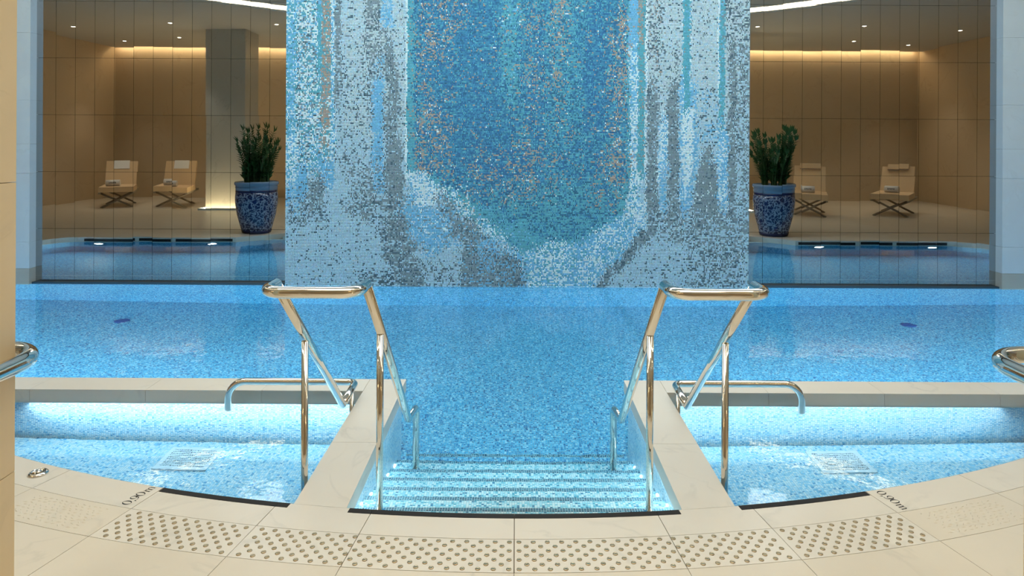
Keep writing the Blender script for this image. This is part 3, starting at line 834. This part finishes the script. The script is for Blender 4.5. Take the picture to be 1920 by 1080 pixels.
# right-hand streaks
paint((1174, 1196, TOP, 110), {'L': 90, 'T': 8, 'C': 2}, 1.5, 20)
paint((1176, 1197, 100, 260), {'L': 48, 'W': 42, 'T': 12}, 2, 20)
paint((1176, 1200, 240, 420), {'W': 52, 'L': 30, 'T': 14, 'G': 6}, 4, 20)
paint((1196, 1210, TOP, 340), {'T': 84, 'C': 10, 'G': 6}, 1.5, 18)
paint((1196, 1204, TOP, 75), {'C': 60, 'T': 30, 'G': 20}, 1.5, 12)
paint((1209, 1214, TOP, 400), {'W': 85, 'L': 15}, 1.2, 10)
paint((1212, 1240, TOP, 150), {'D': 40, 'G': 40, 'C': 10}, 5, 30, dens=0.32)
paint((1213, 1236, 165, 440), {'G': 74, 'D': 14, 'S': 12}, 3, 14)
paint((1258, 1276, 88, 150), {'G': 45, 'D': 30, 'Z': 20}, 6, 14, dens=0.6)
paint((1250, 1274, 158, 430), {'G': 76, 'D': 14, 'S': 10}, 3.5, 10)
paint((1236, 1252, 235, 330), {'W': 52, 'L': 46}, 2, 16)
paint((1240, 1252, 320, 410), {'L': 60, 'S': 36}, 3, 14)
paint((1279, 1294, TOP, 250), {'W': 40, 'L': 20, 'T': 40}, 1.5, 20)
paint((1281, 1292, TOP, 246), {'T': 92, 'C': 5, 'L': 6}, 1.2, 12)
paint([(1273, 150), (1308, 150), (1306, 330), (1292, 395), (1284, 428), (1276, 395), (1274, 330)], {'L': 80, 'W': 16, 'S': 6}, 2.5, 6, dens=0.78)
paint([(1280, 205), (1303, 205), (1297, 330), (1285, 385), (1281, 330)], {'W': 82, 'L': 18}, 2, 8)
paint((1282, 1292, 130, 210), {'T': 92, 'L': 8}, 1.2, 8)
paint([(1296, 425), (1304, 350), (1316, 285), (1340, 285), (1352, 360), (1356, 430)], {'G': 84, 'D': 9, 'W': 5}, 4, 8)
paint((1310, 1345, 180, 290), {'L': 22, 'D': 14, 'S': 60}, 6, 20, 0.6, 0.7)
paint((1345, 1349, TOP, 190), {'W': 85, 'L': 15}, 1, 10)
paint((1348, 1359, TOP, 240), {'T': 74, 'G': 10, 'L': 20}, 1.5, 14)
paint((1345, 1369, 225, 400), {'L': 56, 'W': 26, 'S': 16}, 3, 14)
paint((1363, 1420, TOP, 100), {'G': 36, 'D': 30, 'Z': 40}, 5, 20, dens=0.55)
paint((1366, 1382, 70, 420), {'G': 76, 'D': 16, 'S': 12}, 3, 16)
paint((1382, 1420, 90, 420), {'G': 36, 'D': 14, 'S': 50}, 3, 20)
paint([(1215, 400), (1420, 400), (1420, 480), (1345, 500), (1290, 460), (1225, 440)], {'G': 50, 'D': 16, 'S': 34}, 10, 10, 0.45, 0.75)
paint((1290, 1400, 470, 560), {'D': 45, 'G': 45}, 10, 10, 0.5, 0.3)
paint((1140, 1400, 470, 560), {'D': 80, 'G': 20}, 10, 10, 0.4, 0.07)
# the blue field
blue = [(776, TOP), (1174, TOP), (1174, 330), (1160, 385), (1120, 430), (1060, 462), (1005, 470), (950, 425), (905, 385), (850, 350), (790, 322), (776, 310)]
teal = [(765, TOP), (1177, TOP), (1180, 360), (1165, 405), (1110, 455), (1075, 475), (1020, 482), (975, 472), (925, 440), (880, 405), (830, 365), (775, 335), (765, 310)]
paint(teal, {'T': 86, 'L': 8, 'K': 6}, 2.5, 6)
paint((763, 782, TOP, 330), {'T': 88, 'C': 6, 'K': 6}, 1.2, 8)
paint(blue, {'B': 40, 'N': 26, 'T': 22, 'K': 10}, 4, 14)
paint((805, 940, TOP, 300), {'B': 52, 'N': 32, 'T': 12, 'K': 8}, 16, 30)
paint((940, 980, TOP, 190), {'T': 66, 'B': 16, 'K': 14, 'L': 6}, 5, 30)
paint((980, 1100, TOP, 300), {'T': 42, 'B': 34, 'K': 16, 'N': 10}, 14, 40)
paint((1098, 1136, 20, 235), {'B': 46, 'N': 44, 'T': 10}, 7, 25)
paint((980, 1020, 30, 300), {'N': 40, 'B': 40, 'T': 18}, 9, 50, dens=0.7)
paint([(850, 270), (1000, 270), (1010, 370), (930, 370)], {'N': 45, 'B': 40, 'T': 14}, 18, 18)
paint([(900, 360), (1170, 330), (1120, 420), (1010, 455), (930, 400)], {'T': 56, 'B': 24, 'K': 20}, 18, 22)
paint([(955, 405), (1010, 445), (1075, 450), (1060, 475), (1000, 480), (950, 440)], {'T': 88, 'L': 8, 'K': 4}, 10, 8)
# copper specks in it
for box, d in (((780, 1174, TOP, 375), 0.06), ((780, 850, TOP, 120), 0.20), ((778, 815, 60, 330), 0.28), ((780, 850, 200, 320), 0.34), ((830, 870, TOP, 60), 0.18),
               ((880, 1010, 280, 372), 0.20), ((1038, 1062, TOP, 200), 0.38), ((1142, 1174, 40, 330), 0.32), ((1160, 1174, TOP, 175), 0.4), ((985, 1015, 20, 200), 0.2),
               ((960, 1060, 230, 360), 0.20), ((1115, 1170, 290, 390), 0.20)):
    paint(box, {'C': 92, 'W': 8}, 9 if box[1] - box[0] > 20 else 3, 20, 0.4, d * 0.75)
# white spray along the lower left rim and the light pool below
paint([(762, 318), (785, 318), (815, 350), (825, 372), (800, 385), (775, 360)], {'W': 64, 'L': 30, 'S': 8}, 6, 6)
paint([(758, 345), (800, 372), (845, 400), (850, 440), (838, 470), (800, 478), (768, 440), (755, 395)], {'L': 66, 'S': 12, 'G': 14, 'W': 8}, 9, 9)
paint([(790, 350), (825, 352), (815, 380), (780, 385)], {'W': 78, 'L': 22}, 7, 6)
paint([(815, 352), (850, 378), (880, 410), (915, 440), (950, 470), (985, 520), (1000, 560), (850, 560), (872, 490), (850, 430), (830, 385)], {'G': 66, 'D': 18, 'L': 12, 'S': 6}, 7, 8)
paint([(820, 335), (845, 350), (900, 405), (935, 430), (960, 455), (955, 470), (905, 430), (850, 385)], {'W': 55, 'L': 25, 'T': 20}, 7, 7, 0.25, 0.62)
paint([(868, 330), (885, 350), (895, 400), (880, 410), (860, 370)], {'W': 60, 'C': 20}, 8, 14, 0.3, 0.25)
paint([(890, 440), (935, 452), (965, 480), (930, 478), (895, 465)], {'L': 50, 'G': 26, 'S': 16}, 7, 6)
paint((895, 930, 480, 512), {'L': 70, 'G': 20}, 8, 6, 0.4, 0.6)
paint([(800, 495), (850, 498), (862, 560), (800, 560)], {'S': 60, 'G': 20, 'D': 16}, 8, 8, 0.5)
# lower centre: light blue with white
paint([(955, 468), (1010, 474), (1080, 462), (1150, 415), (1190, 400), (1205, 440), (1165, 480), (1125, 520), (1110, 560), (1000, 560), (985, 520)], {'L': 58, 'T': 18, 'W': 20, 'S': 4}, 6, 7)
paint([(985, 470), (1070, 455), (1072, 500), (1040, 560), (1005, 560), (1000, 500)], {'W': 62, 'T': 20, 'L': 18}, 10, 9, 0.5, 0.72)
paint([(1115, 425), (1180, 410), (1178, 455), (1120, 458)], {'W': 50, 'L': 40}, 10, 8, 0.5, 0.6)
paint([(1090, 480), (1120, 470), (1115, 560), (1085, 560)], {'W': 50, 'L': 40}, 7, 10, 0.4, 0.5)
paint((1190, 1212, 390, 430), {'W': 60, 'L': 30, 'S': 10}, 5, 8)
paint([(1195, 435), (1225, 430), (1222, 455), (1180, 490), (1150, 520), (1138, 560), (1112, 560), (1130, 520), (1165, 480)], {'G': 62, 'D': 28, 'S': 10}, 5, 5)
paint([(945, 478), (975, 480), (990, 520), (985, 560), (940, 560)], {'G': 50, 'D': 30, 'L': 20}, 7, 7)

rgb = np.array([lin(PALETTE[k]) for k in KEYS])[lab]
rgb = rgb * (1 + RNG.normal(0, 0.07, lab.shape))[..., None] * (1 + 0.03 * RNG.normal(0, 1, lab.shape + (3,)))
rgb = np.clip(rgb, 0.01, 0.95).reshape(-1, 3)
nt_ = ncol * nrow
gw, gh, dp = TW * 0.45, TH * 0.455, 0.004
cxs, czs = tx.reshape(-1), tz.reshape(-1)
tilt = RNG.normal(0, 0.0005, (nt_, 2))
V8 = np.zeros((nt_, 8, 3))
for q, (sx_, sz_) in enumerate(((-1, -1), (1, -1), (1, 1), (-1, 1))):
    V8[:, q, 0] = cxs + sx_ * gw; V8[:, q, 2] = czs + sz_ * gh; V8[:, q, 1] = YMOS + sx_ * tilt[:, 0] + sz_ * tilt[:, 1]
    V8[:, q + 4, 0] = cxs + sx_ * gw; V8[:, q + 4, 2] = czs + sz_ * gh; V8[:, q + 4, 1] = YMOS + dp
fidx = np.array([[0, 1, 2, 3], [4, 5, 1, 0], [5, 6, 2, 1], [6, 7, 3, 2], [7, 4, 0, 3]])
F = (fidx[None] + (np.arange(nt_) * 8)[:, None, None]).reshape(-1)
me = bpy.data.meshes.new('mosaic_tiles')
me.vertices.add(nt_ * 8); me.vertices.foreach_set('co', V8.reshape(-1))
nf = nt_ * 5
me.loops.add(nf * 4); me.loops.foreach_set('vertex_index', F.astype(np.int32))
me.polygons.add(nf); me.polygons.foreach_set('loop_start', np.arange(0, nf * 4, 4, dtype=np.int32))
me.update(calc_edges=True)
at_ = me.attributes.new('tile_colour', 'FLOAT_COLOR', 'FACE')
c4 = np.ones((nf, 4)); c4[:, :3] = np.repeat(rgb, 5, axis=0)
at_.data.foreach_set('color', c4.reshape(-1))
tag(link('mosaic_tiles', me, M['glass_tile'], mos), kind='stuff')

# ------------------------------------------------------------------ rest of the room, seen in the mirrors
tag(MB().box(-ROOM_X - 0.1, ROOM_X + 0.1, ROOM_Y0 - 0.15, ROOM_Y0, -0.02, 4.6).build('wall_rear', M['wall']), 'warm stone wall behind the loungers, seen in the mirrors', 'wall', None, 'structure')
tag(MB().box(-ROOM_X - 0.1, -ROOM_X, ROOM_Y0, ROOM_Y1, -0.02, 4.6).build('wall_left', M['wall']), 'warm stone side wall on the left, seen in the mirrors', 'wall', None, 'structure')
tag(MB().box(ROOM_X, ROOM_X + 0.1, ROOM_Y0, ROOM_Y1, -0.02, 4.6).build('wall_right', M['wall']), 'warm stone side wall on the right, seen in the mirrors', 'wall', None, 'structure')
R_CV = 8.3
a_cv = math.degrees(math.acos((RC - ROOM_Y1) / R_CV))
cp = [(-ROOM_X, -2.86), (ROOM_X, -2.86), (ROOM_X, ROOM_Y1)] + arc(R_CV, a_cv, -a_cv, 64) + [(-ROOM_X, ROOM_Y1)]
ceil = tag(MB().prism(cp, CEIL, CEIL + 0.05).build('ceiling', M['ceiling']), 'plaster ceiling with a curved lit recess above the pool', 'ceiling', None, 'structure')
MB().box(-ROOM_X, ROOM_X, ROOM_Y0, ROOM_Y1, 4.55, 4.6).build('raised_ceiling', M['ceiling'], ceil)
mb = MB(); A = arc(R_CV - 0.002, -a_cv, a_cv, 64)
for (x0, y0), (x1, y1) in zip(A[:-1], A[1:]):
    mb.add([(x0, y0, 4.19), (x1, y1, 4.19), (x1, y1, 4.27), (x0, y0, 4.27)], [(0, 1, 2, 3)])
mb.build('cove_strip', M['cove_ring'], ceil)
mb = MB(); A = arc(R_CV, -a_cv, a_cv, 64)
for (x0, y0), (x1, y1) in zip(A[:-1], A[1:]):
    mb.add([(x0, y0, 4.2), (x1, y1, 4.2), (x1, y1, 4.55), (x0, y0, 4.55)], [(0, 1, 2, 3)])
mb.build('cove_riser', M['ceiling'], ceil)
for x0, x1 in ((-11.1, -4.0), (4.0, 11.1)):
    MB().box(x0, x1, -2.95, -2.92, 4.18, 4.20).build('wall_wash_strip', M['cove_wall'], ceil)

def column(x0, x1, y0, y1, label):
    t = thing('stone_column', ((x0 + x1) / 2, (y0 + y1) / 2, 0), label, 'column', None, 'structure')
    MB().box(x0, x1, y0, y1, 0.0, CEIL - 0.001).build('shaft', M['coping'], t)
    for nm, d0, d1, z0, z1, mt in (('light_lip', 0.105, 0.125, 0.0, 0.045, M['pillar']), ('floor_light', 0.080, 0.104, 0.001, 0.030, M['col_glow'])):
        r = MB()
        r.box(x0 - d1, x1 + d1, y1 + d0, y1 + d1, z0, z1); r.box(x0 - d1, x1 + d1, y0 - d1, y0 - d0, z0, z1)
        r.box(x0 - d1, x0 - d0, y0 - d0, y1 + d0, z0, z1); r.box(x1 + d0, x1 + d1, y0 - d0, y1 + d0, z0, z1)
        r.build(nm, mt, t)
column(-7.15, -6.25, -0.55, 0.30, 'square stone column glowing at its foot, mirrored beside the left planter')
column(4.55, 5.35, -0.55, 0.30, 'square stone column mirrored at the right edge of the mosaic')

# downlights
ring = MB().lathe([(0.06, 0.0), (0.06, -0.006), (0.042, -0.004), (0.042, 0.0)], n=16).mesh('trim_ring'); ring.materials.append(M['trim_white'])
disc = MB().lathe([(0.0, -0.0025), (0.041, -0.0025)], n=16).mesh('bulb'); disc.materials.append(M['downlight'])
def downlight(x, y, power, where):
    t = thing('downlight', (x, y, CEIL), 'tiny bright recessed downlight in the ceiling, ' + where, 'downlight', 'ceiling downlights')
    for me_, nm in ((ring, 'trim_ring'), (disc, 'bulb')):
        o = bpy.data.objects.new(nm, me_); COL.objects.link(o); o.parent = t
    d = bpy.data.lights.new('downlight_beam', 'SPOT'); d.energy = power; d.color = (1.0, 0.92, 0.78); d.spot_size = math.radians(75); d.spot_blend = 0.6; d.shadow_soft_size = 0.05
    o = bpy.data.objects.new('downlight_beam', d); COL.objects.link(o); o.parent = t; o.location = (0, 0, -0.02)
for s in (-1, 1):
    sd = 'left' if s < 0 else 'right'
    for x, y, p, wh in ((10.0, 0.6, SPOT_W, 'highest and outermost in the %s mirror'), (7.6, 1.05, SPOT_W, 'high in the middle of the %s mirror'),
                        (5.3, 1.0, SPOT_W, 'high in the %s mirror, nearest the mosaic'), (10.1, -1.6, SPOT_W, 'low in the %s mirror, in the far corner'),
                        (8.4, -1.0, SPOT_W * 1.7, 'low in the %s mirror, added to brighten the loungers'), (2.4, 0.6, SPOT_W, 'over the deck on the %s')):  # the stronger lamp over the loungers is added to brighten them
        downlight(s * x, y, p, wh % sd)

# ------------------------------------------------------------------ loungers
def lounger(x, y, ang, label, back_towel):
    t = thing('lounger', (x, y, 0), label, 'lounger', 'loungers seen in the mirrors')
    t.rotation_euler = (0, 0, math.radians(ang))
    # local: foot end at +y, head at -y
    wd = 0.36
    for yy in (0.62, -0.45):
        for d in (1, -1):
            MB().tube([(-d * wd * 0.92, yy, 0.0), (d * wd * 0.92, yy, 0.34)], 0.022, 8).build('cross_leg', M['teak'], t, (0, 0, 0))
    for d in (1, -1):
        MB().box(d * (wd - 0.02) - 0.02, d * (wd - 0.02) + 0.02, -0.85, 0.78, 0.33, 0.37).build('side_rail', M['teak'], t, (0, 0, 0))
    MB().box(-wd, wd, -0.32, 0.80, 0.37, 0.49).build('seat_cushion', M['cushion'], t, (0, 0, 0))
    c, s_ = math.cos(math.radians(58)), math.sin(math.radians(58))
    up = Vector((0, -c, s_)); nn = Vector((0, -s_, -c))
    o = Vector((-wd + 0.02, -0.26, 0.44))
    MB().obox(o, (2 * wd - 0.04, 0, 0), nn * 0.10, up * 0.72).build('back_cushion', M['cushion'], t, (0, 0, 0))
    MB().obox(o + nn * 0.10 + Vector((0.04, 0, 0)), (2 * wd - 0.12, 0, 0), nn * 0.03, up * 0.70).build('back_frame', M['teak'], t, (0, 0, 0))
    if back_towel:
        o2 = o + up * 0.50 - nn * 0.012 + Vector((0.17, 0, 0))
        MB().obox(o2, (2 * wd - 0.38, 0, 0), nn * 0.014, up * 0.235).build('head_towel', M['towel'], t, (0, 0, 0))
    else:
        o2 = o + up * 0.63 - nn * 0.05 + Vector((0.12, 0, 0))
        MB().obox(o2, (2 * wd - 0.28, 0, 0), nn * 0.05, up * 0.13).build('head_pillow', M['cushion'], t, (0, 0, 0))
        MB().obox(o2 - nn * 0.002 - up * 0.03, (2 * wd - 0.28, 0, 0), nn * 0.004, up * 0.012).build('piping', M['print'], t, (0, 0, 0))
    return t
def rolled_towel(x, y, ang, z, label):
    t = thing('rolled_towel', (x, y, z), label, 'towel', 'rolled towels on the loungers')
    t.rotation_euler = (0, 0, math.radians(ang))
    sp = [((0.075 + 0.004 * math.sin(3 * k)) * math.cos(k * 0.3927), 0.075 + 0.072 * math.sin(k * 0.3927)) for k in range(16)]
    mb = MB(); n_ = 16
    mb.add([(-0.14, a, b_) for a, b_ in sp] + [(0.14, a, b_) for a, b_ in sp], [(i, (i + 1) % n_, n_ + (i + 1) % n_, n_ + i) for i in range(n_)], True)
    mb.f += [tuple(range(n_))[::-1], tuple(range(n_, 2 * n_))]; mb.sm += [False, False]
    mb.build('towel_roll', M['towel'], t, (0, 0, 0))
    lt = MB()
    for k, xx in enumerate((-0.06, -0.03, 0.0, 0.03, 0.06)):
        lt.box(xx - 0.009, xx + 0.009, 0.073, 0.0785, 0.065 + 0.006 * (k % 2), 0.10)
    lt.build('woven_crest', M['print'], t, (0, 0, 0))
LN = [(-9.65, -0.62, -25, 'cream lounger in the left mirror, nearer the side wall', True, (-0.10, 0.42)),
      (-8.30, -0.70, -17, 'cream lounger in the left mirror, beside the glowing column', True, (-0.06, 0.42)),
      (-5.2, -1.4, -14, 'cream lounger in the left mirror, half hidden behind the planter', False, None),
      (6.65, 0.55, 23, 'cream lounger in the right mirror, beside the planter', False, (-0.04, 0.30)),
      (8.60, 0.50, 36, 'cream lounger in the right mirror, farther from the planter', False, (-0.02, 0.30))]
for x, y, a, lb, bt, tw in LN:
    lounger(x, y, a, lb, bt)
    if tw:
        ca, sa = math.cos(math.radians(a)), math.sin(math.radians(a))
        rolled_towel(x + ca * tw[0] - sa * tw[1], y + sa * tw[0] + ca * tw[1], a + random.uniform(-8, 8), 0.492, 'rolled white towel on the ' + lb)

# ------------------------------------------------------------------ planters
def leaflet(L, W):
    return [(0, 0, 0), (W / 2, L * 0.45, 0.012), (0, L, -0.01), (-W / 2, L * 0.45, 0.012), (0, L * 0.45, 0)], [(0, 1, 4), (1, 2, 4), (2, 3, 4), (3, 0, 4)]
LV, LF = leaflet(0.15, 0.06)
def frond(rnd, h, lean, az):
    """a stem that arches outward, with pairs of leaflets"""
    mb = MB(); st = MB()
    pts = []
    nseg = 10
    d = Vector((math.cos(az), math.sin(az), 0))
    for i in range(nseg + 1):
        f = i / nseg
        pts.append(d * (lean * (f ** 1.7)) + Vector((0, 0, h * (f - 0.12 * lean * f * f))))
    st.tube(pts, [0.014 * (1 - 0.75 * i / nseg) for i in range(nseg + 1)], 6)
    npair = int(h / 0.045)
    for k in range(npair):
        f = 0.16 + 0.84 * k / npair
        i = min(nseg - 1, int(f * nseg)); p = pts[i].lerp(pts[i + 1], f * nseg - i)
        tan = (pts[i + 1] - pts[i]).normalized()
        for sgn in (-1, 1):
            tw = rnd.uniform(-0.5, 0.5) + k * 0.25
            sd = tan.cross(Vector((math.cos(az + tw), math.sin(az + tw), 0.05))).normalized() * sgn
            fw_ = (sd * 0.72 + tan * 0.69).normalized(); nr = fw_.cross(tan).normalized(); up = nr.cross(fw_)
            sc = (1.05 - 0.5 * f) * rnd.uniform(0.85, 1.1)
            mb.add([p + nr * q[0] * sc + fw_ * q[1] * sc + up * q[2] * sc for q in LV], LF)
    p = pts[-1]
    for k in range(3):
        a = az + k * 2.1; fw_ = (tan + Vector((math.cos(a), math.sin(a), 0)) * 0.3).normalized(); nr = fw_.orthogonal().normalized(); up = nr.cross(fw_)
        mb.add([p + nr * q[0] * 0.8 + fw_ * q[1] * 0.9 + up * q[2] for q in LV], LF)
    return st, mb
def planter(x, y, label, seed, tall):
    rnd = random.Random(seed)
    t = thing('potted_plant', (x, y, 0), label, 'potted plant', 'potted plants seen in the mirrors')
    MB().lathe([(0.225, 0.0), (0.232, 0.02), (0.27, 0.16), (0.315, 0.33), (0.34, 0.50), (0.345, 0.62), (0.338, 0.70)], n=36).build('pot', M['porcelain'], t, (0, 0, 0.001))
    MB().lathe([(0.338, 0.70), (0.340, 0.72), (0.338, 0.74)], n=36).build('navy_band', M['glaze_navy'], t, (0, 0, 0.001))
    MB().lathe([(0.338, 0.74), (0.338, 0.78), (0.346, 0.79), (0.338, 0.80), (0.338, 0.82), (0.356, 0.835), (0.358, 0.87), (0.345, 0.885), (0.318, 0.88), (0.31, 0.80)], n=36).build('rim', M['glaze_pale'], t, (0, 0, 0.001))
    MB().lathe([(0.231, 0.002), (0.240, 0.03), (0.246, 0.055)], n=36).build('foot_band', M['glaze_navy'], t, (0, 0, 0.001))
    MB().lathe([(0.0, 0.83), (0.31, 0.81)], n=24).build('soil', M['soil'], t, (0, 0, 0.001))
    for k in range(36):
        az = rnd.uniform(0, 2 * math.pi); rr = 0.22 * math.sqrt(rnd.random())
        h = rnd.uniform(0.55, 1.0) * tall * (1.0 - 0.6 * rr); lean = rnd.uniform(0.02, 0.22) * (1 if k < 31 else 1.7)
        st, lf = frond(rnd, h, lean, az)
        o = st.build('frond', M['stem'], t, (rr * math.cos(az), rr * math.sin(az), 0.81))
        lf.build('leaflets', M['leaf'], o, (0, 0, 0))
planter(-4.48, 4.20, 'leafy green plant in a blue and white porcelain pot, left mirror', 3, 1.12)
planter(4.46, 4.20, 'leafy green plant in a blue and white porcelain pot, right mirror', 8, 1.12)
